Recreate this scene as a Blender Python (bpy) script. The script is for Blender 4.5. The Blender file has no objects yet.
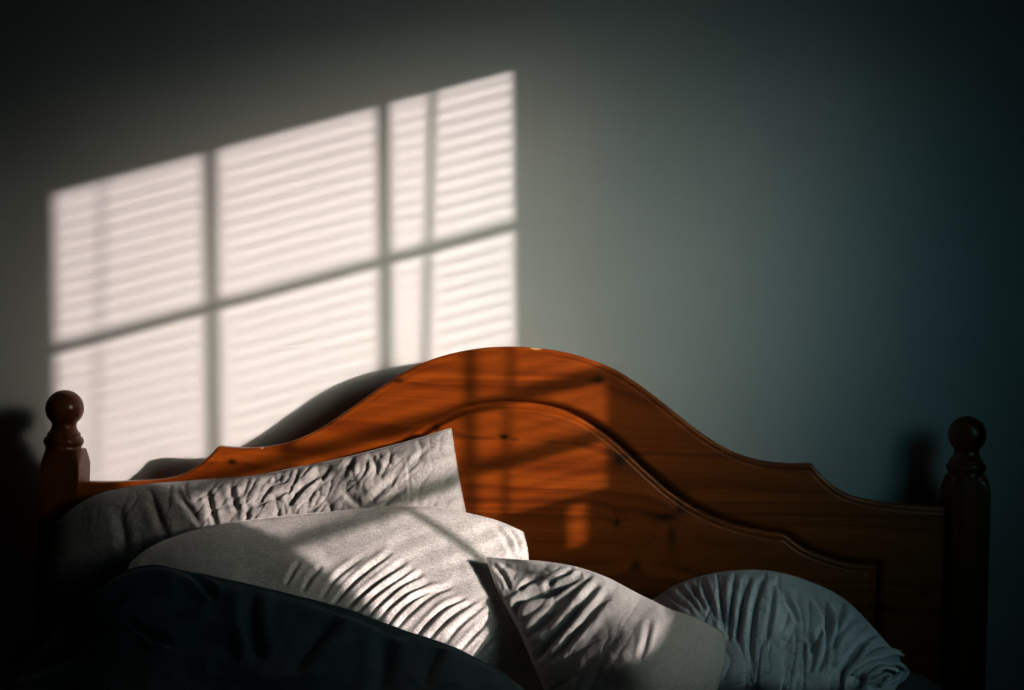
import bpy, math, numpy as np
from mathutils import Matrix, Vector

# ------------------------------------------------------------------ measuring
F = 1300.0                     # focal length in pixels (1024 wide)
CAM = np.array([0.0, -2.1, 1.05])
ROLL = math.radians(1.65)
CR, SR = math.cos(ROLL), math.sin(ROLL)

def at(px, py, d):
    """photo measurement -> point at distance d in front of the headboard wall"""
    ix, iy = px - 512.0, py - 345.0
    X, Z = CR * ix + SR * iy, SR * ix - CR * iy
    D = 2.1 - d
    return np.stack(np.broadcast_arrays(X * D / F, -d + 0 * X, 1.05 + Z * D / F), -1)

def pix(P):
    D = P[..., 1] + 2.1
    X, Z = P[..., 0] * F / D, (P[..., 2] - 1.05) * F / D
    return np.stack([512 + CR * X + SR * Z, 345 + SR * X - CR * Z], -1)

SUN = np.array([-1.33, 1.0, -0.345])       # direction the sunlight travels

# ------------------------------------------------------------------ helpers
scene = bpy.context.scene
C = scene.collection

def tag(o, label=None, cat=None, group=None, kind=None):
    if label: o['label'] = label
    if cat: o['category'] = cat
    if group: o['group'] = group
    if kind: o['kind'] = kind
    return o

def empty(name, loc, label, cat):
    o = bpy.data.objects.new(name, None)
    o.location = loc
    o.empty_display_size = 0.1
    C.objects.link(o)
    return tag(o, label, cat)

def mesh(name, V, Fc, mat, parent=None, origin=(0, 0, 0), smooth=True, sharp=None):
    """V in world metres; the object sits at origin (a child keeps its parent's origin)"""
    V = np.asarray(V, float).reshape(-1, 3)
    org = np.array(parent_origin(parent) if parent else origin, float)
    me = bpy.data.meshes.new(name)
    me.from_pydata((V - org).tolist(), [], [list(map(int, f)) for f in Fc])
    me.validate()
    me.materials.append(mat)
    me.polygons.foreach_set('use_smooth', [smooth] * len(me.polygons))
    if sharp: me.set_sharp_from_angle(angle=math.radians(sharp))
    me.update()
    o = bpy.data.objects.new(name, me)
    C.objects.link(o)
    if parent: o.parent = parent
    else: o.location = org
    return o

def parent_origin(p):
    v = Vector((0, 0, 0))
    while p:
        v += p.location
        p = p.parent
    return v

class MB:
    def __init__(s): s.v, s.f = [], []
    def add(s, V, Fc):
        b = len(s.v)
        s.v += [tuple(p) for p in np.asarray(V, float).reshape(-1, 3)]
        s.f += [[i + b for i in f] for f in Fc]
        return s
    def box(s, x0, x1, y0, y1, z0, z1):
        return s.hexa([(x0, y0, z0), (x1, y0, z0), (x1, y1, z0), (x0, y1, z0),
                       (x0, y0, z1), (x1, y0, z1), (x1, y1, z1), (x0, y1, z1)])
    def hexa(s, p):
        return s.add(p, [(0, 3, 2, 1), (4, 5, 6, 7), (0, 1, 5, 4), (1, 2, 6, 5), (2, 3, 7, 6), (3, 0, 4, 7)])
    def make(s, name, mat, parent=None, origin=(0, 0, 0), smooth=False, sharp=None):
        return mesh(name, s.v, s.f, mat, parent, origin, smooth, sharp)

def bevel(o, w=0.004, seg=3):
    m = o.modifiers.new('bevel', 'BEVEL')
    m.width, m.segments, m.limit_method = w, seg, 'ANGLE'
    return o

def grid_faces(nu, nv, off=0, flip=False):
    i, j = np.meshgrid(np.arange(nu - 1), np.arange(nv - 1), indexing='ij')
    a = (i * nv + j + off).ravel()
    q = np.stack([a, a + nv, a + nv + 1, a + 1], -1)
    return q[:, ::-1] if flip else q

# -- smooth value noise, vectorised
_rng = np.random.RandomState(7)
_perm = _rng.permutation(512)
_grad = _rng.randn(512, 2)
_grad /= np.linalg.norm(_grad, axis=1)[:, None]

def perlin(x, y, seed=0):
    x = np.asarray(x, float) + 17.3 * seed
    y = np.asarray(y, float) - 9.7 * seed
    xi, yi = np.floor(x).astype(int), np.floor(y).astype(int)
    xf, yf = x - xi, y - yi
    def g(ix, iy, fx, fy):
        h = _perm[(_perm[ix % 512] + iy) % 512]
        return _grad[h, 0] * fx + _grad[h, 1] * fy
    u, v = xf**3 * (xf * (xf * 6 - 15) + 10), yf**3 * (yf * (yf * 6 - 15) + 10)
    a = g(xi, yi, xf, yf) * (1 - u) + g(xi + 1, yi, xf - 1, yf) * u
    b = g(xi, yi + 1, xf, yf - 1) * (1 - u) + g(xi + 1, yi + 1, xf - 1, yf - 1) * u
    return (a * (1 - v) + b * v) * 1.5

def ridged(x, y, seed=0):
    return 1 - 2 * np.abs(perlin(x, y, seed))

def crease(x, y, seed=0, p=5):
    wx, wy = perlin(x * 0.7, y * 0.7, seed + 50), perlin(x * 0.7, y * 0.7, seed + 60)
    return -np.clip(1 - np.abs(perlin(x + 0.5 * wx, y + 0.5 * wy, seed)) * 1.6, 0, 1) ** p

def pchip(xk, yk, x, soft=False):
    xk, yk = np.asarray(xk, float), np.asarray(yk, float)
    h, dl = np.diff(xk), np.diff(yk) / np.diff(xk)
    m = np.zeros_like(xk)
    if soft: m[1:-1] = (dl[:-1] * h[1:] + dl[1:] * h[:-1]) / (h[1:] + h[:-1])
    else: m[1:-1] = np.where(dl[:-1] * dl[1:] > 0, 2 * dl[:-1] * dl[1:] / (dl[:-1] + dl[1:] + 1e-12), 0)
    m[0], m[-1] = dl[0], dl[-1]
    k = np.clip(np.searchsorted(xk, x) - 1, 0, len(h) - 1)
    t = (x - xk[k]) / h[k]
    return ((2*t**3 - 3*t**2 + 1) * yk[k] + (t**3 - 2*t**2 + t) * h[k] * m[k]
            + (-2*t**3 + 3*t**2) * yk[k+1] + (t**3 - t**2) * h[k] * m[k+1])

def dist_poly(P, L):
    """P (...,2), polyline L (n,2) -> distance, parameter 0..1, side"""
    L = np.asarray(L, float)
    seg = np.linalg.norm(np.diff(L, axis=0), axis=1)
    cum = np.concatenate([[0], np.cumsum(seg)]) / seg.sum()
    best = np.full(P.shape[:-1], 1e9)
    par, side = np.zeros_like(best), np.zeros_like(best)
    for k in range(len(L) - 1):
        a, e = L[k], L[k+1] - L[k]
        w = P - a
        t = np.clip((w @ e) / (e @ e + 1e-12), 0, 1)
        dd = np.hypot(w[..., 0] - t * e[0], w[..., 1] - t * e[1])
        up = dd < best
        best = np.where(up, dd, best)
        par = np.where(up, cum[k] + t * (cum[k+1] - cum[k]), par)
        side = np.where(up, np.sign(w[..., 0] * e[1] - w[..., 1] * e[0]), side)
    return best, par, side

def smooth_line(L, n=24):
    L = np.asarray(L, float)
    seg = np.linalg.norm(np.diff(L[:, :2], axis=0), axis=1)
    s = np.concatenate([[0], np.cumsum(seg)])
    s /= s[-1]
    t = np.linspace(0, 1, n)
    if len(L) == 2:
        return L[0] + t[:, None] * (L[1] - L[0])
    return np.stack([catmull(s, L[:, k], t) for k in range(L.shape[1])], -1)

def catmull(s, y, t):
    m = np.gradient(y, s)
    k = np.clip(np.searchsorted(s, t) - 1, 0, len(s) - 2)
    h = s[k+1] - s[k]
    u = (t - s[k]) / h
    return ((2*u**3 - 3*u**2 + 1) * y[k] + (u**3 - 2*u**2 + u) * h * m[k]
            + (-2*u**3 + 3*u**2) * y[k+1] + (u**3 - u**2) * h * m[k+1])

def smoothstep(a, b, x):
    t = np.clip((x - a) / (b - a), 0, 1)
    return t * t * (3 - 2 * t)

def normals(G):
    n = np.cross(np.gradient(G, axis=0), np.gradient(G, axis=1))
    return n / (np.linalg.norm(n, axis=-1, keepdims=True) + 1e-12)

# ------------------------------------------------------------------ materials
class NT:
    def __init__(s, name):
        s.m = bpy.data.materials.new(name)
        s.m.use_nodes = True
        s.t = s.m.node_tree
        s.b = s.t.nodes['Principled BSDF']
        s.out = s.t.nodes['Material Output']
    def n(s, typ, **kw):
        o = s.t.nodes.new(typ)
        for k, v in kw.items(): setattr(o, k, v)
        return o
    def link(s, a, b): s.t.links.new(a, b)
    def set(s, sock, v):
        if hasattr(v, 'is_linked') or isinstance(v, bpy.types.NodeSocket): s.link(v, sock)
        else: sock.default_value = v
    def math(s, op, a, b=None, c=None):
        o = s.n('ShaderNodeMath', operation=op)
        for i, v in enumerate((a, b, c)):
            if v is not None: s.set(o.inputs[i], v)
        return o.outputs[0]
    def noise(s, vec, scale, detail=2, rough=0.5, dims='3D', dist=0.0):
        o = s.n('ShaderNodeTexNoise', noise_dimensions=dims)
        if vec is not None:
            s.link(vec, o.inputs['W' if dims == '1D' else 'Vector'])
        o.inputs['Scale'].default_value = scale
        o.inputs['Detail'].default_value = detail
        o.inputs['Roughness'].default_value = rough
        o.inputs['Distortion'].default_value = dist
        return o.outputs[0]
    def mapping(s, vec, sc=(1, 1, 1), loc=(0, 0, 0), rot=(0, 0, 0)):
        o = s.n('ShaderNodeMapping')
        s.link(vec, o.inputs[0])
        o.inputs['Location'].default_value = loc
        o.inputs['Rotation'].default_value = rot
        o.inputs['Scale'].default_value = sc
        return o.outputs[0]
    def obj(s): return s.n('ShaderNodeTexCoord').outputs['Object']
    def ramp(s, fac, stops):
        o = s.n('ShaderNodeValToRGB')
        s.link(fac, o.inputs[0])
        el = o.color_ramp.elements
        while len(el) < len(stops): el.new(0.5)
        for e, (p, c) in zip(el, stops): e.position, e.color = p, (*c, 1)
        return o.outputs[0]
    def mix(s, fac, a, b, mode='MIX'):
        o = s.n('ShaderNodeMix', data_type='RGBA', blend_type=mode)
        s.set(o.inputs[0], fac)
        for i, v in ((6, a), (7, b)):
            s.set(o.inputs[i], v if not isinstance(v, tuple) else (*v, 1))
        return o.outputs[2]
    def bump(s, h, strength=0.3, dist=0.001):
        o = s.n('ShaderNodeBump')
        s.link(h, o.inputs['Height'])
        o.inputs['Strength'].default_value = strength
        o.inputs['Distance'].default_value = dist
        s.link(o.outputs[0], s.b.inputs['Normal'])

def plain(name, col, rough=0.6):
    t = NT(name)
    v = t.noise(t.obj(), 40, 3)
    t.link(t.mix(v, tuple(c * 0.93 for c in col), tuple(min(1, c * 1.05) for c in col)), t.b.inputs['Base Color'])
    t.b.inputs['Roughness'].default_value = rough
    return t.m

def wall_material():
    t = NT('painted_plaster')
    o = t.obj()
    big = t.noise(o, 2.2, 3)
    t.link(t.mix(big, (0.74, 0.735, 0.72), (0.80, 0.79, 0.775)), t.b.inputs['Base Color'])
    t.b.inputs['Roughness'].default_value = 0.62
    t.b.inputs['Specular IOR Level'].default_value = 0.25
    h = t.math('ADD', t.noise(o, 260, 3, 0.6), t.math('MULTIPLY', t.noise(o, 22, 2), 1.2))
    sep = t.n('ShaderNodeSeparateXYZ')
    t.link(o, sep.inputs[0])
    X, Y, Z = sep.outputs
    for (pa, pb, amp) in (((106, 236), (105, 312), 0.0022), ((114, 246), (113, 300), 0.0012), ((98, 262), (97, 306), 0.0008), ((636, 324), (636, 333), 0.0005)):
        a, b_ = at(*pa, 0.0), at(*pb, 0.0)
        wob = t.math('MULTIPLY', t.math('SUBTRACT', t.noise(Z, 34, 2, dims='1D'), 0.5), amp * 6)
        dx = t.math('ABSOLUTE', t.math('SUBTRACT', t.math('SUBTRACT', X, float(a[0] + b_[0]) / 2), wob))
        line = t.math('MULTIPLY', t.math('LESS_THAN', dx, 0.0011), t.math('MULTIPLY', t.math('LESS_THAN', Z, float(a[2])), t.math('GREATER_THAN', Z, float(b_[2]))))
        h = t.math('SUBTRACT', h, t.math('MULTIPLY', line, 2.5))
    t.bump(h, 0.22, 0.0012)
    return t.m

def wood_material(name, axis='x', knots=(), dark=1.0, chips=()):
    t = NT(name)
    sep = t.n('ShaderNodeSeparateXYZ')
    o = t.obj()
    t.link(o, sep.inputs[0])
    X, Y, Z = sep.outputs
    along, across = (X, Z) if axis == 'x' else (Z, X)
    # slow wander of the year rings along the board
    m = t.mapping(o, (1.1, 8, 8) if axis == 'x' else (8, 8, 1.1))
    wander = t.noise(m, 1.0, 2)
    w = t.math('ADD', t.math('MULTIPLY', across, 46.0), t.math('MULTIPLY', wander, 7.0))
    if axis != 'x':
        w = t.math('ADD', w, t.math('MULTIPLY', Y, 46.0))
    spot = None
    for (kx, kz, rx, rz, amt) in knots:
        dx = t.math('DIVIDE', t.math('SUBTRACT', X, kx), rx)
        dz = t.math('DIVIDE', t.math('SUBTRACT', Z, kz), rz)
        r2 = t.math('ADD', t.math('MULTIPLY', dx, dx), t.math('MULTIPLY', dz, dz))
        core = t.math('MULTIPLY', t.math('POWER', 2.718, t.math('MULTIPLY', r2, -0.8)), amt)
        spot = core if spot is None else t.math('MAXIMUM', spot, core)
        wide = t.math('DIVIDE', 1.0, t.math('ADD', 1.0, t.math('MULTIPLY', r2, 0.12)))
        w = t.math('ADD', w, t.math('MULTIPLY', wide, t.math('MULTIPLY', t.math('SIGN', dz), 0.8)))
    rings = t.noise(w, 1.0, 3, 0.55, '1D')
    fine = t.noise(t.mapping(o, (9, 420, 420) if axis == 'x' else (420, 420, 9)), 1.0, 3)
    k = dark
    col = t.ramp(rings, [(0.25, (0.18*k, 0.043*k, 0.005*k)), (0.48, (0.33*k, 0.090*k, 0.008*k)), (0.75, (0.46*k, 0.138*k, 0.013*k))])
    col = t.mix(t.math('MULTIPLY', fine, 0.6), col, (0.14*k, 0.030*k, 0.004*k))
    if spot is not None:
        col = t.mix(spot, col, (0.012, 0.004, 0.002))
    for (kx, kz, rx, rz) in chips:               # lacquer worn off the crest
        dx = t.math('DIVIDE', t.math('SUBTRACT', X, kx), rx)
        dz = t.math('DIVIDE', t.math('SUBTRACT', Z, kz), rz)
        r2 = t.math('ADD', t.math('MULTIPLY', dx, dx), t.math('MULTIPLY', dz, dz))
        r2 = t.math('ADD', r2, t.math('MULTIPLY', t.math('SUBTRACT', t.noise(o, 160, 3), 0.5), 2.2))
        col = t.mix(t.math('LESS_THAN', r2, 0.8), col, (0.62, 0.42, 0.26))
    t.link(col, t.b.inputs['Base Color'])
    t.b.inputs['Roughness'].default_value = 0.42
    t.b.inputs['Specular IOR Level'].default_value = 0.32
    t.b.inputs['Coat Weight'].default_value = 0.35
    t.b.inputs['Coat Roughness'].default_value = 0.22
    t.bump(t.math('ADD', fine, t.math('MULTIPLY', rings, 0.5)), 0.12, 0.0006)
    return t.m

def fabric_material(name, a, b, rot=0.0, fleck=0.5):
    t = NT(name)
    o = t.obj()
    weave1 = t.noise(t.mapping(o, (620, 620, 110), rot=(0.3, rot, 0.2)), 1.0, 2)
    weave2 = t.noise(t.mapping(o, (120, 600, 620), rot=(0.3, rot, 0.2)), 1.0, 2)
    wv = t.math('ADD', t.math('MULTIPLY', weave1, 0.6), t.math('MULTIPLY', weave2, 0.4))
    wv2 = t.n('ShaderNodeMapRange')
    t.link(wv, wv2.inputs[0])
    wv2.inputs[1].default_value, wv2.inputs[2].default_value = 0.5 - fleck * 0.35, 0.5 + fleck * 0.35
    blot = t.noise(o, 30, 3)
    fac = t.math('ADD', t.math('MULTIPLY', wv2.outputs[0], 0.75), t.math('MULTIPLY', blot, 0.25))
    t.link(t.mix(fac, a, b), t.b.inputs['Base Color'])
    t.b.inputs['Roughness'].default_value = 0.9
    t.b.inputs['Specular IOR Level'].default_value = 0.12
    t.b.inputs['Sheen Weight'].default_value = 0.15
    t.b.inputs['Sheen Roughness'].default_value = 0.6
    soft = t.noise(t.mapping(o, (60, 60, 38)), 1.0, 4, 0.6)
    t.bump(t.math('ADD', t.math('MULTIPLY', wv, 0.4), t.math('MULTIPLY', soft, 1.0)), 0.35, 0.003)
    return t.m

M_wall = wall_material()
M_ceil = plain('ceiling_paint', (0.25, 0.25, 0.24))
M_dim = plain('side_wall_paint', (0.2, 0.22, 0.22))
M_white = plain('white_gloss_paint', (0.7, 0.7, 0.68), 0.4)
M_slat = plain('white_blind_slat', (0.7, 0.69, 0.66), 0.5)
M_case = fabric_material('grey_chambray_case', (0.24, 0.23, 0.22), (0.50, 0.475, 0.455), 0.3, 0.6)
M_case_pale = fabric_material('pale_linen_case', (0.42, 0.395, 0.375), (0.90, 0.87, 0.84), -0.5, 0.42)
M_case_front = fabric_material('striped_grey_case', (0.34, 0.335, 0.325), (0.66, 0.64, 0.615), 0.5, 0.6)
M_case_blue = fabric_material('blue_grey_case', (0.42, 0.46, 0.50), (0.74, 0.78, 0.82), 0.1, 0.6)
M_duvet = fabric_material('navy_duvet_cotton', (0.17, 0.215, 0.235), (0.30, 0.355, 0.375), 0.2, 0.8)
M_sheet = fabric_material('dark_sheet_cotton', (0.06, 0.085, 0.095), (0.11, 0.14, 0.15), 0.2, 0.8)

def floor_material():
    t = NT('oak_floor_boards')
    o = t.obj()
    br = t.n('ShaderNodeTexBrick')
    t.link(t.mapping(o, (1, 1, 1), rot=(0, 0, math.pi/2)), br.inputs[0])
    br.inputs['Scale'].default_value = 1.0
    br.inputs['Brick Width'].default_value = 1.2
    br.inputs['Row Height'].default_value = 0.14
    br.inputs['Mortar Size'].default_value = 0.002
    br.inputs['Color1'].default_value = (0.22, 0.12, 0.06, 1)
    br.inputs['Color2'].default_value = (0.28, 0.16, 0.08, 1)
    br.inputs['Mortar'].default_value = (0.04, 0.02, 0.01, 1)
    g = t.noise(t.mapping(o, (60, 3, 1)), 1.0, 4)
    t.link(t.mix(t.math('MULTIPLY', g, 0.5), br.outputs[0], (0.12, 0.06, 0.03)), t.b.inputs['Base Color'])
    t.b.inputs['Roughness'].default_value = 0.45
    return t.m

def pane_material():
    t = NT('window_glass')
    tr, gl, mx = t.n('ShaderNodeBsdfTransparent'), t.n('ShaderNodeBsdfGlossy'), t.n('ShaderNodeMixShader')
    gl.inputs['Roughness'].default_value = 0.02
    nz = t.noise(t.obj(), 3, 2)
    t.link(t.math('MULTIPLY_ADD', nz, 0.02, 0.03), mx.inputs[0])
    t.link(tr.outputs[0], mx.inputs[1])
    t.link(gl.outputs[0], mx.inputs[2])
    t.link(mx.outputs[0], t.out.inputs[0])
    return t.m

# ------------------------------------------------------------------ room shell
W = 1.45                        # inner face of the right-hand wall
XL, YR, H = -2.2, -4.4, 2.6     # left wall, rear wall, ceiling height
TH = 0.12
def struct(o): return tag(o, kind='structure')

struct(MB().box(XL - TH, W + TH, 0, TH, 0, H).make('wall_back', M_wall))
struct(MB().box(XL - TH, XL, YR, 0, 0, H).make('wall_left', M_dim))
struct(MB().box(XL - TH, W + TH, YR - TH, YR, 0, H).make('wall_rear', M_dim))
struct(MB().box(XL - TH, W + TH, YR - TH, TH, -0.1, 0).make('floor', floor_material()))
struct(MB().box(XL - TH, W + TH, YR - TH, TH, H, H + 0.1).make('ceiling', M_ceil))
struct(bevel(MB().box(XL, W, -0.016, 0, 0, 0.11).make('baseboard_back', M_white)))

# the window, found by following the sun back from its pattern on the wall
TL, TR, BR, BL = (46, 194), (512.5, 69), (517.5, 563), (52, 691)
def on_window(s, t, x=W):
    """s 0..1 along the pattern's width, t 0..1 down its height -> point on the right wall"""
    top = np.array(TL) * (1 - s) + np.array(TR) * s
    bot = np.array(BL) * (1 - s) + np.array(BR) * s
    p = top * (1 - t) + bot * t
    P = at(p[0], p[1], 0.0)
    k = (x - P[0]) / -SUN[0]
    Q = P - SUN * k
    # everything of the window sits in one plane: undo the sun's slide for the given x
    return Q
def wpt(s, t, x):
    Q = on_window(s, t)
    return np.array([x, Q[1], Q[2]])
def wbar(mb, s0, s1, t0, t1, x0, x1):
    q = [wpt(s0, t1, 0), wpt(s1, t1, 0), wpt(s1, t0, 0), wpt(s0, t0, 0)]
    mb.hexa([(x0, *p[1:]) for p in q] + [(x1, *p[1:]) for p in q])
    return mb
corners = [wpt(s, t, W) for s in (0, 1) for t in (0, 1)]
y0 = min(c[1] for c in corners) - 0.14; y1 = max(c[1] for c in corners) + 0.05
z0 = min(c[2] for c in corners) - 0.12; z1 = max(c[2] for c in corners) + 0.10
wr = MB()
wr.box(W, W + TH, YR, y0, 0, H); wr.box(W, W + TH, y1, 0, 0, H)
wr.box(W, W + TH, y0, y1, 0, z0); wr.box(W, W + TH, y0, y1, z1, H)
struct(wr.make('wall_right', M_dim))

wc = wpt(0.5, 1.0, W)
win = bpy.data.objects.new('window_1', None)
win.location = (W, wc[1], wc[2]); C.objects.link(win); struct(win)
fx0, fx1 = W, W + 0.012
fr = MB()
wbar(fr, -0.34, 0, -0.4, 1.3, fx0, fx1); wbar(fr, 1, 1.22, -0.4, 1.3, fx0, fx1)
wbar(fr, 0, 1, -0.4, 0, fx0, fx1); wbar(fr, 0, 1, 1.01, 1.3, fx0, fx1)
fr.make('window_frame', M_white, win)
for s, te in ((0.3435, 0.93), (0.7145, 1.01)):
    wbar(MB(), s - 0.0068, s + 0.0068, 0, te, fx0, fx1).make('muntin', M_white, win)
for t, hw, sa in ((0.3135, 0.0068, 0), (0.648, 0.010, 0), (0.767, 0.012, 0), (0.877, 0.006, 0.7145)):
    wbar(MB(), sa, 1, t - hw, t + hw, fx0, fx1).make('glazing_bar', M_white, win)
for sa, sb, tc in ((0.7145, 0.905, 0.885), (0.905, 0.958, 0.968), (0.958, 1.0, 0.89)):      # unseen blockers added to cut the sun at the last light's foot
    wbar(MB(), sa, sb, tc, 1.01, fx0, fx1).make('sill_blocker', M_white, win)
wbar(MB(), 0, 1, 0, 1.01, W + 0.006, W + 0.008).make('pane', pane_material(), win)

# venetian blind: slats turned to the sun, so each only throws a thin soft line
vb0 = wpt(0.5, 0.0, W - 0.05)
blind = empty('venetian_blind', (W - 0.05, vb0[1], vb0[2] + 0.05),
              'white venetian blind with open slats hanging inside the window', 'blind')
slope = SUN[2] / SUN[0]
bx = W - 0.05
ysl0, ysl1 = y0 - 0.01, y1 + 0.01
zt_, zb_ = z1 + 0.0, z0 - 0.1
def slide(x):                     # how far the beam has dropped by the time it reaches x
    return (W - x) * slope
MB().box(bx - 0.02, bx + 0.02, ysl0, ysl1, zt_ + 0.0, zt_ + 0.03).make('headrail', M_slat, blind)
nsl = int((zt_ - zb_) / 0.0226)
first = None
_wa, _wb = wpt(0, 0, W), wpt(1, 0, W)
lean = (_wb[2] - _wa[2]) / (_wb[1] - _wa[1])
yc_ = (y0 + y1) / 2
tiltang = slope + 0.054
for k in range(nsl):
    zc = zt_ - 0.012 - k * 0.0226
    a, t_ = 0.0115, 0.0007
    V = []
    for (xx, cam_) in ((-1, 0), (-0.5, 0.0009), (0, 0.0012), (0.5, 0.0009), (1, 0)):
        for zz in (-1, 1):
            for yy in (ysl0, ysl1):
                V.append((bx + xx * a, yy, zc + (yy - yc_) * lean + xx * a * tiltang + cam_ + zz * t_))
    Fc = []
    for i in range(4):
        b = i * 4
        Fc += [(b, b + 1, b + 5, b + 4), (b + 2, b + 6, b + 7, b + 3), (b, b + 4, b + 6, b + 2), (b + 1, b + 3, b + 7, b + 5)]
    Fc += [(0, 2, 3, 1), (16, 17, 19, 18)]
    mesh('slat', V, Fc, M_slat, blind, smooth=False)
for s, wd in ((0.10, 0.0011), (0.808, 0.0036)):
    c_ = wpt(s, 0.5, W)
    yy = c_[1] + (W - (bx - 0.014)) * (1 / 1.33)
    MB().box(bx - 0.0145, bx - 0.0135, yy - wd, yy + wd, zb_, zt_).make('ladder_tape', M_slat, blind)
MB().box(bx - 0.012, bx + 0.012, ysl0, ysl1, zb_ - 0.02, zb_ - 0.006).make('bottom_rail', M_slat, blind)

# ------------------------------------------------------------------ bed
CX = 0.0095
S = F / (2.1 - 0.104)
YF, YB = -0.104, -0.076
ZP = 1.05 - 1.5 / S              # crest height
bed = empty('bed', (CX, -0.9, 0.0), 'orange varnished pine bed with arched headboard and turned ball posts', 'bed')
OU = [-40, 0, 40, 63, 84, 100, 116, 140, 163, 190, 211, 232, 253, 275, 298]
OV = [3, 0, 3, 7.8, 14.4, 21.2, 30.2, 46.6, 64, 83.5, 95.5, 103.6, 108, 109.4, 108.6]
OU2 = [298, 305, 313, 329, 340, 350, 378, 410, 447]
OV2 = [109, 117, 124.6, 135.6, 140, 142.3, 145.5, 147.5, 148]
IU = [-30, 0, 30, 56, 84, 105, 134, 155, 179, 204, 235, 258, 274]
IV = [56.6, 54.5, 56.6, 63, 77.5, 93, 118.6, 136, 152, 164, 173, 177, 177.6]
IU2 = [274, 283, 295, 316, 345, 360, 368]
IV2 = [177.6, 184.5, 192, 200, 206.5, 207.2, 207]
def vout(u):
    u = np.abs(u)
    return np.where(u <= 298, pchip(OU, OV, np.minimum(u, 298), True), pchip(OU2, OV2, np.clip(u, 298, 447), True))
def vin(u):
    u = np.abs(u)
    return np.where(u <= 274, pchip(IU, IV, np.minimum(u, 274), True), pchip(IU2, IV2, np.clip(u, 274, 368), True))

UM = 0.672 * S
us = np.unique(np.concatenate([np.arange(-UM, UM, 1.6), [UM, -298, 298, -274, 274, 0]]))
nt = 250
tt = 1 - (1 - np.linspace(0, 1, nt)) ** 1.5       # dense near the top edge
VBOT = 400.0
U = np.repeat(us[:, None], nt, 1)
top = vout(us)
Vv = VBOT + (top[:, None] - VBOT) * tt[None, :]
P2 = np.stack([U, Vv], -1)
uo = np.unique(np.concatenate([np.linspace(-447, 447, 300), [-298, 298]]))
dout, _, _ = dist_poly(P2, np.stack([uo, vout(uo)], -1))
ui = np.unique(np.concatenate([np.linspace(-368, 368, 260), [-274, 274]]))
inner = np.concatenate([[[-366, 480]], np.stack([ui, vin(ui)], -1), [[366, 480]]])
din, _, _ = dist_poly(P2, inner)
inside = (np.abs(U) < 367.5) & (Vv > vin(U))
e = np.where(inside, din, -din) / S * 1000        # mm, positive inside the raised panel
eo = dout / S * 1000
depth = np.zeros_like(e)
depth = np.where(e > -11, 12.0 * (1 - np.sqrt(np.clip(1 - ((e + 11) / 11) ** 2, 0, 1))), depth)
depth = np.where(e > 0, 12.0, depth)
depth = np.where(e > 7, 12.0 - 9.5 * smoothstep(7, 14, e), depth)
depth = np.where(e > 14, 2.5 - 1.0 * smoothstep(14, 30, e), depth)
ro = 5.5
bead = np.where(eo < ro, ro - np.sqrt(np.clip(ro**2 - (ro - eo)**2, 0, None)), 0)
bead += 0.5 * np.exp(-((eo - 9) / 2.5) ** 2)    # thin quirk line under the rounded edge
depth = depth + bead
G = np.stack([CX + U / S, YF + depth / 1000, ZP - Vv / S], -1)
nu = len(us)
fg = grid_faces(nu, nt)
ec = e.ravel()[fg].mean(1)
Vf = G.reshape(-1, 3)

def kn(px, py, rx, rz, amt=1.0):
    p = at(px, py, 0.104)
    return (p[0] - CX, p[2], rx, rz, amt)
knots = [kn(598, 379, .009, .006, .85), kn(504, 437, .006, .004), kn(620, 460, .008, .008, .9), kn(664, 518, .022, .007, .8),
         kn(672, 536, .007, .016, .7), kn(617, 522, .004, .006), kn(232, 462, .006, .004), kn(398, 381, .008, .003, .8),
         kn(636, 565, .006, .006, .8), kn(925, 593, .010, .004, .8), kn(681, 508, .006, .012, .7), kn(436, 428, .006, .005, .9),
         kn(552, 442, .014, .003, .5)]
chips = [kn(537, 348.2, .010, .003)[:4], kn(216, 447, .003, .0016)[:4], kn(262, 448, .003, .0012)[:4]]
M_board = wood_material('varnished_pine_horizontal', 'x', knots, 1.0, chips)
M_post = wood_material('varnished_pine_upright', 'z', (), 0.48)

def sub(faces, V):
    idx, inv = np.unique(faces, return_inverse=True)
    return V[idx], inv.reshape(faces.shape)
# frame: front strip + rounded top edge + back
fF = fg[ec <= 4]
Vfr, Ffr = sub(fF, Vf)
mbv = Vfr.tolist(); mbf = Ffr.tolist()
b = len(mbv)
topf = G[:, -1]
rim = []
for (yy, dz) in ((topf[:, 1], 0), (np.full(nu, YB - 0.006), 0), (np.full(nu, YB), -0.006)):
    q = topf.copy(); q[:, 1] = yy; q[:, 2] += dz
    rim.append(q)
bot = G[:, 0].copy(); bot[:, 1] = YB
rim.append(bot)
for r in rim: mbv += r.tolist()
for k in range(3):
    for i in range(nu - 1):
        a0 = b + k * nu + i
        mbf.append([a0, a0 + nu, a0 + nu + 1, a0 + 1][::-1])
fro = mesh('headboard_frame', mbv, mbf, M_board, bed, smooth=True, sharp=50)
fro['label'] = 'arched varnished pine headboard frame with rounded top edge'
Vp, Fp = sub(fg[ec > 4], Vf)
pan = mesh('headboard_panel', Vp, Fp, M_board, bed, smooth=True)
pan['label'] = 'raised knotty pine panel with bevelled arched edge'

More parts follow.
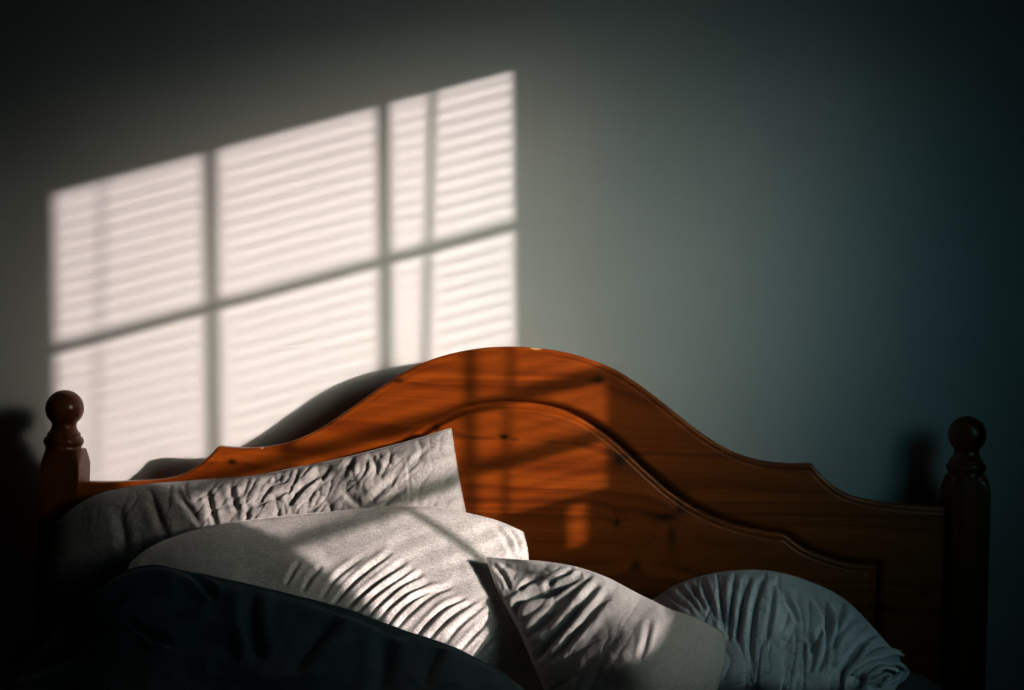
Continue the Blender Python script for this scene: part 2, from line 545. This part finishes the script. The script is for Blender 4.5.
# posts
NS = 192
ang = np.linspace(0, 2 * np.pi, NS, endpoint=False)
def sqsec(h, pw):
    c, s = np.cos(ang), np.sin(ang)
    r = h / (np.abs(c)**pw + np.abs(s)**pw) ** (1.0 / pw)
    return np.stack([r * c, r * s], -1)
def loft(rings, close=True):
    n = len(rings); V = np.concatenate(rings)
    Fc = []
    for k in range(n - 1):
        for i in range(NS):
            j = (i + 1) % NS
            Fc.append((k*NS + i, k*NS + j, (k+1)*NS + j, (k+1)*NS + i))
    if close:
        Fc.append(tuple(range(NS))[::-1]); Fc.append(tuple((n-1)*NS + i for i in range(NS)))
    return V, Fc
ZB = 0.932
PY = -0.09
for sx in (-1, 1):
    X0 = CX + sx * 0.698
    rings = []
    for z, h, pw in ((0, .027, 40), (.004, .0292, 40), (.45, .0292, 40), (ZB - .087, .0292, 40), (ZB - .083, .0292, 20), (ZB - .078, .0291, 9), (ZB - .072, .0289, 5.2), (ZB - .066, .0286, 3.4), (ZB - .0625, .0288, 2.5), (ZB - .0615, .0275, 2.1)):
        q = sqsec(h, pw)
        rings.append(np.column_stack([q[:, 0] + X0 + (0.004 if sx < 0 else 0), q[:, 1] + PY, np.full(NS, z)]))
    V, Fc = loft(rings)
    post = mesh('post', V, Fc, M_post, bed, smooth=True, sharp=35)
    R = 0.0285
    prof = [(.0270, -.0620), (.0262, -.0600), (.0262, -.0580), (.0280, -.0562), (.0294, -.0530), (.0297, -.0500), (.0290, -.0468), (.0268, -.0440), (.0246, -.0424), (.0243, -.0412), (.0247, -.0400), (.0246, -.0386), (.0232, -.0372),
            (.0212, -.0350), (.0194, -.0318), (.0184, -.0288), (.0180, -.0262), (.0184, -.0240), (.0186, -.0222)]
    prof += [(R * math.cos(a), R * math.sin(a)) for a in np.linspace(math.radians(-47), math.radians(89), 26)]
    rings = [np.column_stack([r * np.cos(ang) + X0, r * np.sin(ang) + PY, np.full(NS, ZB + z)]) for r, z in prof]
    V, Fc = loft(rings)
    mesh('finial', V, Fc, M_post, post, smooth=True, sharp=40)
# side rails, foot posts and foot rail (bed reaches on towards the camera)
for sx in (-1, 1):
    X0 = CX + sx * 0.698
    bevel(MB().box(X0 - 0.014, X0 + 0.014, -2.0, PY - 0.03, 0.30, 0.44).make('side_rail', M_board, bed))
    bevel(MB().box(X0 - 0.031, X0 + 0.031, -2.062, -2.0, 0.0, 0.52).make('foot_post', M_post, bed))
bevel(MB().box(CX - 0.668, CX + 0.668, -2.045, -2.017, 0.26, 0.46).make('foot_rail', M_board, bed))
for k in range(9):
    yy = -0.25 - k * 0.21
    MB().box(CX - 0.684, CX + 0.684, yy - 0.04, yy + 0.04, 0.352, 0.37).make('bed_slat', M_board, bed)

# mattress under a dark fitted sheet: soft rounded block
def soft_block(x0, x1, y0_, y1_, zb, zt, r, n=90):
    u = np.linspace(-1, 1, n)
    Uu, Vu = np.meshgrid(u, u, indexing='ij')
    hx, hy = (x1 - x0) / 2, (y1_ - y0_) / 2
    ex = hx * (1 - np.abs(Uu)); ey = hy * (1 - np.abs(Vu))
    def drop(d): return r * (1 - np.sqrt(np.clip(1 - np.clip(1 - d / r, 0, 1) ** 2, 0, 1)))
    z = zt - drop(ex) - drop(ey)
    return np.stack([(x0 + x1) / 2 + hx * Uu, (y0_ + y1_) / 2 + hy * Vu, np.maximum(z, zb + 0.01)], -1)
# use a denser border by remapping
Gm = soft_block(CX - 0.664, CX + 0.664, -1.995, -0.125, 0.37, 0.597, 0.11, 160)
Gm[..., 2] += 0.0025 * perlin(Gm[..., 0] * 9, Gm[..., 1] * 7, 3) + 0.002 * ridged(Gm[..., 0] * 5 + Gm[..., 1] * 9, Gm[..., 1] * 3, 5)
n_ = Gm.shape[0]
Vm = Gm.reshape(-1, 3)
Fm = grid_faces(n_, n_).tolist()
ring = [i * n_ for i in range(n_)] + [(n_-1)*n_ + j for j in range(1, n_)] + [i * n_ + n_ - 1 for i in range(n_-2, -1, -1)] + [j for j in range(n_-2, 0, -1)]
low = Vm[ring].copy(); low[:, 2] = 0.37
b = len(Vm)
for k in range(len(ring)):
    k2 = (k + 1) % len(ring)
    Fm.append([ring[k], b + k, b + k2, ring[k2]])
Fm.append([b + k for k in range(len(ring))])
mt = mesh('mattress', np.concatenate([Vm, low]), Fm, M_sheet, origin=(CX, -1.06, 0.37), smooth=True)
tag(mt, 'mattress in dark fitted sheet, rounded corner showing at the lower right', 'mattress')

# ------------------------------------------------------------------ pillows
def side(pts, n):
    return smooth_line(np.array(pts, float), n)

def stroke(Ppx, line, w, amp, taper=0.6, asym=0.0):
    L = smooth_line(np.array(line, float), 20)
    d, t, s = dist_poly(Ppx, L)
    tp = np.clip(np.sin(np.pi * np.clip(t, 0.001, 0.999)), 0, 1) ** taper
    end = np.ones_like(d)
    v = -np.exp(-(d / w) ** 2)
    v = v + 0.45 * np.exp(-((d - 2.0 * w) / (1.1 * w)) ** 2) * (1 + asym * s)
    return amp * tp * v

def pillow(name, topl, rightl, bottoml, leftl, Hf, Hb, mat, label, strokes=(), crumple=None, back=(0, 0.6, -0.8),
           pw=2.4, pe=0.55, nu=300, nv=220, hmap=None, group=None, piping=True):
    """four seam lines (measured) -> stuffed cushion; front swells towards the viewer's side, back swells down/back"""
    T, B = side(topl, nu), side(bottoml, nu)
    Lf, Rt = side(leftl, nv), side(rightl, nv)
    u = np.linspace(0, 1, nu)[:, None, None]; v = np.linspace(0, 1, nv)[None, :, None]
    Q = ((1 - v) * T[:, None] + v * B[:, None] + (1 - u) * Lf[None] + u * Rt[None]
         - ((1-u)*(1-v)*T[0] + u*(1-v)*T[-1] + (1-u)*v*B[0] + u*v*B[-1]))
    uu, vv = 2 * u[..., 0] - 1, 2 * v[..., 0] - 1
    prof = (np.clip(1 - np.abs(uu)**pw, 0, 1) * np.clip(1 - np.abs(vv)**pw, 0, 1)) ** pe
    hm = np.ones_like(prof)
    Qp = Q[..., :2]
    if hmap is not None:
        hm = hmap(Qp[..., 0], Qp[..., 1])
    seam = at(Q[..., 0], Q[..., 1], Q[..., 2])
    front = at(Q[..., 0], Q[..., 1], Q[..., 2] + Hf * prof * hm)
    n = normals(front)
    if n[..., 1].mean() > 0: n = -n
    edge = np.clip(np.minimum(1 - np.abs(uu), 1 - np.abs(vv)) / 0.06, 0, 1) ** 0.8
    disp = np.zeros_like(prof)
    for st in strokes:
        disp += stroke(Qp, *st)
    if crumple is not None:
        disp += crumple(Qp[..., 0], Qp[..., 1])
    front = front + n * (disp * edge)[..., None] / 1000.0
    bk = np.array(back, float); bk /= np.linalg.norm(bk)
    rear = seam + bk * (Hb * prof)[..., None]
    rear[..., 2] = np.maximum(rear[..., 2], np.minimum(seam[..., 2], 0.61))
    rear[..., 1] = np.minimum(rear[..., 1], np.minimum(seam[..., 1], -0.112) if np.min(-seam[..., 1]) > 0.11 else 9)
    V = np.concatenate([front.reshape(-1, 3), rear.reshape(-1, 3)])
    Fc = np.concatenate([grid_faces(nu, nv), grid_faces(nu, nv, nu * nv, True)])
    # weld the rim
    N = nu * nv
    remap = np.arange(2 * N)
    ii, jj = np.meshgrid(np.arange(nu), np.arange(nv), indexing='ij')
    rim_ = ((ii == 0) | (ii == nu-1) | (jj == 0) | (jj == nv-1)).ravel()
    remap[N:][rim_] = np.arange(N)[rim_]
    Fc = remap[Fc]
    used, inv = np.unique(Fc, return_inverse=True)
    V, Fc = V[used], inv.reshape(Fc.shape)
    # face direction: front must look at -y
    cen = front.reshape(-1, 3).mean(0)
    org = (cen[0], cen[1], V[:, 2].min())
    o = mesh(name, V, Fc if np.cross(front[1, 0] - front[0, 0], front[0, 1] - front[0, 0])[1] > 0 or True else Fc[:, ::-1], mat, origin=org)
    tag(o, label, 'pillow', group)
    if piping:
        ring = np.concatenate([front[:, 0], front[-1, 1:], front[-2::-1, -1], front[0, -2:0:-1]])[::3]
        m_ = len(ring); k = 6; r = 0.0011
        tg = np.roll(ring, -1, 0) - np.roll(ring, 1, 0)
        tg /= np.linalg.norm(tg, axis=1)[:, None] + 1e-9
        a_ = np.cross(tg, [0.3, 1, 0.2]); a_ /= np.linalg.norm(a_, axis=1)[:, None] + 1e-9
        b_ = np.cross(tg, a_)
        th = np.linspace(0, 2*np.pi, k, endpoint=False)
        TV = ring[:, None] + r * (np.cos(th)[None, :, None] * a_[:, None] + np.sin(th)[None, :, None] * b_[:, None])
        TF = [(i*k + j, i*k + (j+1) % k, ((i+1) % m_)*k + (j+1) % k, ((i+1) % m_)*k + j) for i in range(m_) for j in range(k)]
        mesh('seam', TV, TF, mat, o)
    return o

# 1 -- grey pillow leaning on the headboard
def cr1(x, y):
    p_, q_ = 0.86 * x + 0.5 * y, -0.5 * x + 0.86 * y          # across / along the creases
    a = crease(p_ / 24, q_ / 46, 1) * 4.0 + crease(p_ / 13, q_ / 26, 2) * 2.6 + crease(p_ / 8, q_ / 13, 9) * 1.2
    a += perlin(x / 9, y / 9, 3) * 0.7 + perlin(x / 40, y / 40, 4) * 4.5
    amp = 0.35 + 0.95 * np.exp(-((x - 300) / 110) ** 2)
    return a * amp
pillow('pillow',
    [(57, 522, .16), (75, 507, .155), (100, 494, .15), (130, 487, .145), (190, 481, .14), (260, 475, .138), (300, 467, .136), (340, 459, .135), (380, 449, .134), (420, 438, .132), (451, 428, .13)],
    [(451, 428, .13), (455, 455, .135), (460, 485, .14), (467, 520, .145), (474, 580, .155), (478, 630, .17)],
    [(46, 643, .19), (150, 645, .19), (260, 644, .185), (380, 640, .18), (478, 630, .17)],
    [(57, 522, .16), (50, 550, .165), (46, 590, .175), (45, 625, .18), (46, 643, .19)],
    0.07, 0.03, M_case, 'grey crumpled pillow propped upright against the headboard, rearmost', 
    strokes=[([(230, 482), (233, 496), (237, 512)], 3.0, 6, .5), ([(207, 490), (211, 508), (215, 526)], 3.2, 6, .5), ([(249, 505), (245, 522)], 2.5, 5, .4),
             ([(271, 484), (264, 494), (257, 505)], 2.8, 5, .5), ([(306, 477), (296, 490), (286, 503)], 2.6, 7, .5), ([(320, 470), (308, 480), (300, 488)], 2.6, 5, .5),
             ([(354, 456), (348, 465), (342, 476)], 3.2, 6, .5), ([(398, 474), (383, 488), (359, 511)], 3.0, 5, .5), ([(408, 487), (394, 495), (381, 508)], 2.6, 4, .5),
             ([(407, 458), (409, 480), (410, 506)], 1.2, 1.3, .3), ([(345, 492), (356, 502), (362, 508)], 3, 5, .5), ([(176, 491), (188, 508), (201, 527)], 3.5, 5, .5),
             ([(150, 497), (160, 520), (168, 545)], 4, 4, .5), ([(115, 505), (122, 530), (124, 560)], 5, 4, .5), ([(330, 463), (322, 476)], 2.5, 4, .5),
             ([(370, 453), (376, 466), (372, 480)], 2.6, 4, .5), ([(275, 497), (290, 488), (300, 492)], 2.5, 3, .5), ([(430, 447), (415, 460), (407, 470)], 2.2, 2, .5)],
    crumple=cr1, back=(0, 1, -0.15))

# 2 -- pale pillow lying in front of it, fan of creases
def cr2(x, y):
    return perlin(x / 60, y / 45, 5) * 3.0 + perlin(x / 14, y / 14, 6) * 0.5 + ridged(x / 30 + y / 30, (y - x) / 120, 8) * 0.6
fan = [[(320, 600), (333, 581), (350, 566), (365, 556)], [(331, 606), (348, 588), (368, 570), (392, 552)], [(346, 609), (366, 592), (385, 576), (407, 560)],
       [(356, 614), (376, 596), (398, 579), (414, 567)], [(366, 618), (385, 600), (407, 581), (424, 572)], [(374, 623), (392, 605), (411, 590), (431, 580)],
       [(385, 628), (403, 608), (422, 594), (444, 586)], [(392, 632), (413, 610), (433, 594), (453, 585)], [(412, 640), (429, 622), (446, 607), (465, 598)],
       [(424, 645), (441, 627), (458, 612), (474, 602)], [(440, 650), (456, 630), (474, 613), (487, 603)], [(455, 655), (472, 637), (492, 617)], [(470, 662), (490, 640), (502, 625)],
       [(302, 592), (312, 576), (322, 566)], [(285, 585), (293, 572), (300, 562)]]
pillow('pillow',
    [(131, 563, .30), (145, 551, .285), (160, 543, .275), (200, 529, .265), (260, 519, .25), (320, 513, .24), (400, 507, .235), (440, 508, .235), (470, 514, .24), (500, 522, .245), (523, 532, .255)],
    [(523, 532, .255), (527, 548, .275), (529, 580, .32), (531, 630, .40), (530, 672, .46)],
    [(118, 672, .45), (220, 678, .46), (330, 680, .465), (430, 678, .465), (530, 672, .46)],
    [(131, 563, .30), (122, 585, .335), (117, 615, .38), (116, 645, .415), (118, 672, .45)],
    0.040, 0.02, M_case_pale, 'pale sunlit pillow with fan of diagonal creases, between the back pillow and dark duvet',
    strokes=[(f, 2.4, 5.2 if 1 <= i <= 9 else 3.2, .6) for i, f in enumerate(fan)] + [([(505, 527), (517, 540), (520, 552)], 2.5, 3, .5), ([(494, 524), (507, 540), (513, 556)], 3, 2.5, .5)],
    crumple=cr2)

# 3 -- front pillow on the right of the pale one
def cr3(x, y):
    left = np.exp(-((x - 535) / 48) ** 2)
    p_, q_ = 0.75 * x + 0.66 * y, -0.66 * x + 0.75 * y
    a = crease(p_ / 26, q_ / 70, 11, 3) * 2.2 + crease(p_ / 14, q_ / 36, 12) * 0.9
    return a * (0.25 + left) + perlin(x / 50, y / 40, 13) * 3 + perlin(x / 10, y / 14, 14) * 0.4
def hm3(x, y):
    return 0.75 - 0.62 * np.exp(-(((x - 528) / 60) ** 2 + ((y - 576) / 36) ** 2)) + 0.7 * np.exp(-(((x - 652) / 52) ** 2 + ((y - 650) / 60) ** 2))
pillow('pillow',
    [(487, 558, .35), (515, 560, .358), (545, 562, .366), (575, 567, .374), (605, 577, .382), (640, 595, .395), (670, 609, .41), (700, 620, .42), (723, 633, .435)],
    [(723, 633, .45), (725, 648, .465), (723, 665, .49), (718, 685, .52), (712, 712, .56)],
    [(556, 716, .60), (590, 722, .61), (630, 722, .61), (670, 720, .60), (712, 712, .56)],
    [(487, 558, .35), (494, 580, .372), (504, 602, .40), (516, 624, .435), (532, 660, .50), (556, 716, .585)],
    0.075, 0.03, M_case_front, 'grey wrinkled pillow with pointed corner overlapping the pale pillow, front right',
    strokes=[([(514, 614), (518, 602), (530, 596), (548, 593), (566, 585), (583, 575)], 3.4, 8, .4), ([(534, 658), (556, 634), (578, 610), (598, 583)], 4, 5, .5), ([(548, 662), (572, 636), (592, 612), (610, 590)], 4, 4, .5),
             ([(522, 640), (540, 622), (556, 610)], 3.5, 5, .5), ([(519, 592), (528, 582), (543, 576)], 2.4, 4, .5), ([(492, 565), (503, 575), (510, 590)], 2.2, 3, .5),
             ([(545, 590), (556, 578), (572, 572)], 2.4, 4, .5), ([(565, 600), (580, 585), (592, 574)], 3, 4, .5), ([(650, 620), (646, 640), (640, 660)], 3, 2.2, .5), ([(498, 560), (512, 568), (528, 570)], 2.2, 2.5, .5)],
    crumple=cr3, hmap=hm3)

# 4 -- bunched pillow at the right
def cr4(x, y):
    lean = x - 755 + (x - 755) * (y - 690) * 0.002
    v_ = crease(lean / 17, y / 95, 21, 4) * 4.0 * np.exp(-((x - 760) / 75) ** 2)
    return v_ + crease(x / 30 + y / 44, y / 40 - x / 60, 22) * 2.4 + perlin(x / 45, y / 50, 25) * 5 + perlin(x / 10, y / 12, 23) * 0.6
z5 = lambda L: [(640 + a / 5.307, 560 + b_ / 5.307) for a, b_ in L]
z6 = lambda L: [(780 + a / 5.305, 560 + b_ / 5.305) for a, b_ in L]
pillow('pillow',
    [(648, 604, .25), (660, 595, .245), (675, 586, .24), (700, 577, .235), (735, 571, .23), (775, 572, .23), (810, 582, .235), (845, 600, .25), (870, 625, .28), (888, 645, .30), (899, 658, .32)],
    [(899, 658, .32), (901, 668, .34), (899, 680, .37), (893, 693, .41)],
    [(642, 692, .40), (720, 696, .42), (780, 697, .43), (840, 696, .42), (893, 693, .41)],
    [(648, 604, .25), (643, 630, .29), (641, 665, .35), (642, 692, .40)],
    0.085, 0.03, M_case_blue, 'blue grey bunched pillow with gathered open end, furthest right in shadow',
    strokes=[(z5([(140, 170), (200, 220), (270, 270)]), 2.2, 4, .5), (z5([(200, 140), (270, 210), (330, 290)]), 2.2, 4, .5), (z5([(265, 120), (310, 200), (370, 290)]), 2.4, 4, .5),
             (z5([(330, 105), (365, 200), (410, 320)]), 2.6, 5, .5), (z5([(430, 80), (430, 200), (450, 400)]), 3, 5, .5), (z5([(505, 75), (490, 200), (470, 420)]), 2.6, 5, .5),
             (z5([(580, 80), (540, 240), (510, 430)]), 2.8, 6, .5), (z5([(650, 90), (610, 230), (590, 420), (600, 600)]), 2.8, 5, .5), (z5([(710, 130), (690, 300), (660, 450)]), 2.6, 5, .5),
             (z6([(180, 180), (250, 300), (255, 420), (200, 600)]), 3.2, 8, .4), (z6([(310, 190), (335, 230), (320, 320), (280, 470)]), 2.8, 6, .5), (z6([(420, 290), (350, 350), (290, 450), (280, 570)]), 3, 6, .5),
             (z6([(500, 380), (420, 440), (350, 560), (330, 660)]), 2.6, 5, .5), (z6([(20, 160), (60, 240), (100, 330)]), 2.6, 4, .5), (z6([(140, 380), (180, 480), (160, 600)]), 3, 6, .5),
             (z6([(230, 330), (200, 420), (150, 500)]), 2.5, 4, .5)]
            + [([(858, 672), (868, 677), (874, 684)], 5, 14, .3)],
    crumple=cr4, pe=0.5)
p4 = [o for o in C.objects if o.get('label', '').startswith('blue grey')][0]

# gathered open hem of that pillowcase: curled ring of cloth with folds running into it
pv = np.array([v.co for v in p4.data.vertices]) + np.array(p4.location)
ppx = pix(pv)
fv, ff = [], []
for pts, r0 in (([(340, 690), (348, 620), (405, 560), (450, 470), (470, 440)], 5.0), ([(352, 600), (420, 545), (520, 505), (600, 490), (645, 500)], 6.5),
                ([(385, 615), (450, 565), (540, 540), (615, 545), (655, 575), (645, 620), (600, 665)], 6.5), ([(470, 605), (540, 575), (595, 570), (625, 595), (595, 640), (530, 670)], 5.5),
                ([(480, 645), (535, 615), (580, 608), (570, 640), (520, 665)], 4.0), ([(415, 560), (470, 520), (560, 480), (615, 478), (640, 488)], 5.5), ([(430, 680), (460, 640), (450, 600)], 4.5)):
    L = smooth_line(np.array(z6(pts), float), 40)
    P = []
    for q in L:
        dd = np.hypot(*(ppx - q).T)
        near_ = np.where(dd < max(4.0, dd.min() + 1.0))[0]
        dn_ = -pv[near_, 1].min() + 0.002
        P.append(at(q[0], q[1], dn_))
    P = np.array(P)
    P[:, 1] = np.convolve(np.pad(P[:, 1], 5, 'edge'), np.ones(11) / 11, 'valid')
    tg = np.gradient(P, axis=0); tg /= np.linalg.norm(tg, axis=1)[:, None]
    a_ = np.cross(tg, [0, 1, 0]); a_ /= np.linalg.norm(a_, axis=1)[:, None]; b_ = np.cross(tg, a_)
    rr = r0 / 1000 * (0.25 + 0.75 * np.sin(np.pi * np.linspace(0.06, 0.94, 40)) ** 0.6)
    th = np.linspace(0, 2*np.pi, 14, endpoint=False)
    T_ = P[:, None] + rr[:, None, None] * (0.62 * np.cos(th)[None, :, None] * a_[:, None] + 1.3 * np.sin(th)[None, :, None] * b_[:, None])
    b = len(fv); fv += T_.reshape(-1, 3).tolist()
    ff += [(b + i*14 + k, b + i*14 + (k+1) % 14, b + (i+1)*14 + (k+1) % 14, b + (i+1)*14 + k) for i in range(39) for k in range(14)]
    ff += [tuple(b + k for k in range(14)), tuple(b + 39*14 + k for k in range(14))]
mesh('pillowcase_hem', fv, ff, M_case_blue, p4)['label'] = 'gathered curled hem at the open end of the pillowcase'

# ------------------------------------------------------------------ duvet
crest = [(8, 700, .630), (25, 672, .630), (40, 650, .630), (70, 620, .620), (100, 592, .615), (128, 570, .610), (150, 565, .605), (180, 570, .600), (230, 580, .595), (290, 594, .590), (350, 610, .590), (400, 629, .595), (450, 646, .605), (500, 672, .620), (524, 690, .630), (545, 712, .640)]
nD = 340
Cq = side(crest, nD)
def lowered(dy, d, extra=None):
    q = Cq.copy()
    q[:, 1] = np.minimum(q[:, 1] + dy, 735) if extra is None else extra
    q[:, 2] = d
    return q
A1 = at(Cq[:, 0], Cq[:, 1], Cq[:, 2])
A0 = A1.copy(); A0[:, 2] = 0.612; A0[:, 1] += 0.015
A0m = A1.copy(); A0m[:, 2] = 0.6 * A1[:, 2] + 0.4 * 0.612; A0m[:, 1] += 0.03
tcr = np.linspace(0, 1, nD)
sag = np.clip((735 - Cq[:, 1]) / 165, 0, 1)
A2 = at(Cq[:, 0] - 4, Cq[:, 1] + 8 + 22 * sag, Cq[:, 2] + .035)
A3 = at(Cq[:, 0] - 10, Cq[:, 1] + 14 + 75 * sag, Cq[:, 2] + .10)
A4 = at(Cq[:, 0] - 10, Cq[:, 1] + 30 + 130 * sag, Cq[:, 2] + .20)
A5 = A4.copy(); A5[:, 1] -= .25; A5[:, 2] = np.maximum(0.66, A4[:, 2] - 0.05); A5[:, 0] = np.linspace(-.60, .25, nD)
A6 = A5.copy(); A6[:, 1] = -1.35; A6[:, 2] = 0.655; A6[:, 0] = np.linspace(-.63, .45, nD)
A7 = A6.copy(); A7[:, 1] = -1.93; A7[:, 2] = 0.65; A7[:, 0] = np.linspace(-.64, .60, nD)
keys = np.stack([A0, A0m, A1, A2, A3, A4, A5, A6, A7])
kt = np.array([0, .6, 1.0, 1.5, 2.4, 3.2, 4.0, 5.0, 6.0])
tD = np.concatenate([np.linspace(0, 1, 30), np.linspace(1, 3.4, 190)[1:], np.linspace(3.4, 6, 60)[1:]])
DG = np.zeros((nD, len(tD), 3))
for i in range(nD):
    for k in range(3):
        DG[i, :, k] = pchip(kt, keys[:, i, k], tD)
dn = normals(DG)
mid = dn[nD // 2, 110]
if mid[2] < 0: dn = -dn
dp = pix(DG)
lx, ly = dp[..., 0], dp[..., 1]
disp = np.zeros(lx.shape)
vis = smoothstep(1.0, 1.25, tD)[None, :] * np.ones_like(disp)
for st in [([(60, 640), (100, 612), (150, 598), (210, 596)], 7, 7, .5), ([(30, 675), (90, 638), (150, 618), (190, 612)], 7, 6, .5), ([(125, 618), (148, 634), (175, 648)], 4, 4, .5),
           ([(190, 574), (202, 584), (216, 598)], 4, 5, .5), ([(252, 590), (250, 620), (258, 660)], 7, 6, .5), ([(335, 615), (315, 640), (292, 680)], 8, 6, .5),
           ([(380, 628), (385, 655), (380, 690)], 8, 5, .5), ([(300, 600), (330, 608), (370, 622), (410, 640)], 5, 4, .5), ([(440, 650), (430, 670), (425, 690)], 7, 5, .5), ([(180, 650), (210, 640), (240, 650)], 8, 4, .5),
           ([(110, 600), (140, 583), (180, 580)], 5, 4, .5)]:
    disp += 1.7 * stroke(dp, *st)
near = np.clip((tD[None, :] - 3.2) / 0.6, 0, 1)
disp = disp * (1 - near)
disp += perlin(lx / 70, ly / 50, 31) * 7 * (1 - near) + ridged(lx / 50 + ly / 40, ly / 60 - lx / 90, 32) * 3 * (1 - near)
disp += near * 12 * perlin(DG[..., 0] * 6, DG[..., 1] * 4, 33)
DG = DG + dn * (disp * vis)[..., None] / 1000
DG[..., 2] = np.maximum(DG[..., 2], 0.611)
duv = mesh('duvet', DG, grid_faces(nD, len(tD)), M_duvet, origin=(-0.2, -1.2, 0.612))
so = duv.modifiers.new('thickness', 'SOLIDIFY'); so.thickness = 0.004; so.offset = -1 if mid[2] > 0 else 1
tag(duv, 'dark navy duvet heaped across the lower left of the bed', 'duvet')
# stitched edge along its crest
ring = DG[:, 33][::2]
k = 6; m_ = len(ring)
tg = np.gradient(ring, axis=0); tg /= np.linalg.norm(tg, axis=1)[:, None]
a_ = np.cross(tg, [0, 1, 0]); a_ /= np.linalg.norm(a_, axis=1)[:, None]; b_ = np.cross(tg, a_)
th = np.linspace(0, 2*np.pi, k, endpoint=False)
TV = ring[:, None] + 0.0016 * (np.cos(th)[None, :, None] * a_[:, None] + np.sin(th)[None, :, None] * b_[:, None])
mesh('hem', TV, [(i*k + j, i*k + (j+1) % k, (i+1)*k + (j+1) % k, (i+1)*k + j) for i in range(m_-1) for j in range(k)], M_duvet, duv)

# ------------------------------------------------------------------ light
def aim(o, d):
    o.rotation_euler = Vector(d).to_track_quat('-Z', 'Y').to_euler()
def sun(name, energy, angle, col):
    l = bpy.data.lights.new(name, 'SUN'); l.energy = energy; l.angle = math.radians(angle); l.color = col
    o = bpy.data.objects.new(name, l); C.objects.link(o); o.location = (4, -3, 3); aim(o, SUN)
    return o
sun('sun', 5.2, 0.43, (1.0, 0.875, 0.865))
sun('sun_halo_fill', 1.7, 8.0, (1.0, 0.85, 0.72))  # added second sun, wide and weak, for a warm halo round the pattern
wm = (wpt(0.5, 0.5, W))
def area(name, loc, target, sx, sy, energy, col, spread):
    l = bpy.data.lights.new(name, 'AREA'); l.shape = 'RECTANGLE'; l.size, l.size_y = sx, sy
    l.energy = energy; l.color = col; l.spread = math.radians(spread)
    o = bpy.data.objects.new(name, l); C.objects.link(o); o.location = loc
    aim(o, Vector(target) - Vector(loc))
    return o
area('window_skylight', (W - 0.12, wm[1], wm[2]), (-0.08, 0.0, 1.0), 0.5, 0.72, 1.05, (0.78, 0.775, 0.67), 31)
area('window_sky_spread', (W - 0.11, wm[1], wm[2]), (0.12, 0.0, 0.90), 0.5, 0.72, 0.60, (0.20, 0.66, 0.78), 58)

w = bpy.data.worlds.new('dusk'); scene.world = w; w.use_nodes = True
w.node_tree.nodes['Background'].inputs[0].default_value = (0.35, 0.55, 0.65, 1)
w.node_tree.nodes['Background'].inputs[1].default_value = 0.02

# ------------------------------------------------------------------ camera
cd = bpy.data.cameras.new('camera')
cd.sensor_width = 36.0
cd.lens = F * 36.0 / 1024.0
cd.clip_start = 0.05
cam = bpy.data.objects.new('camera', cd); C.objects.link(cam)
cam.matrix_world = Matrix(((CR, -SR, 0, CAM[0]), (0, 0, -1, CAM[1]), (SR, CR, 0, CAM[2]), (0, 0, 0, 1)))
scene.camera = cam
scene.view_settings.view_transform = 'Standard'
scene.view_settings.look = 'None'
scene.view_settings.exposure = 0.0
scene.view_settings.gamma = 0.72
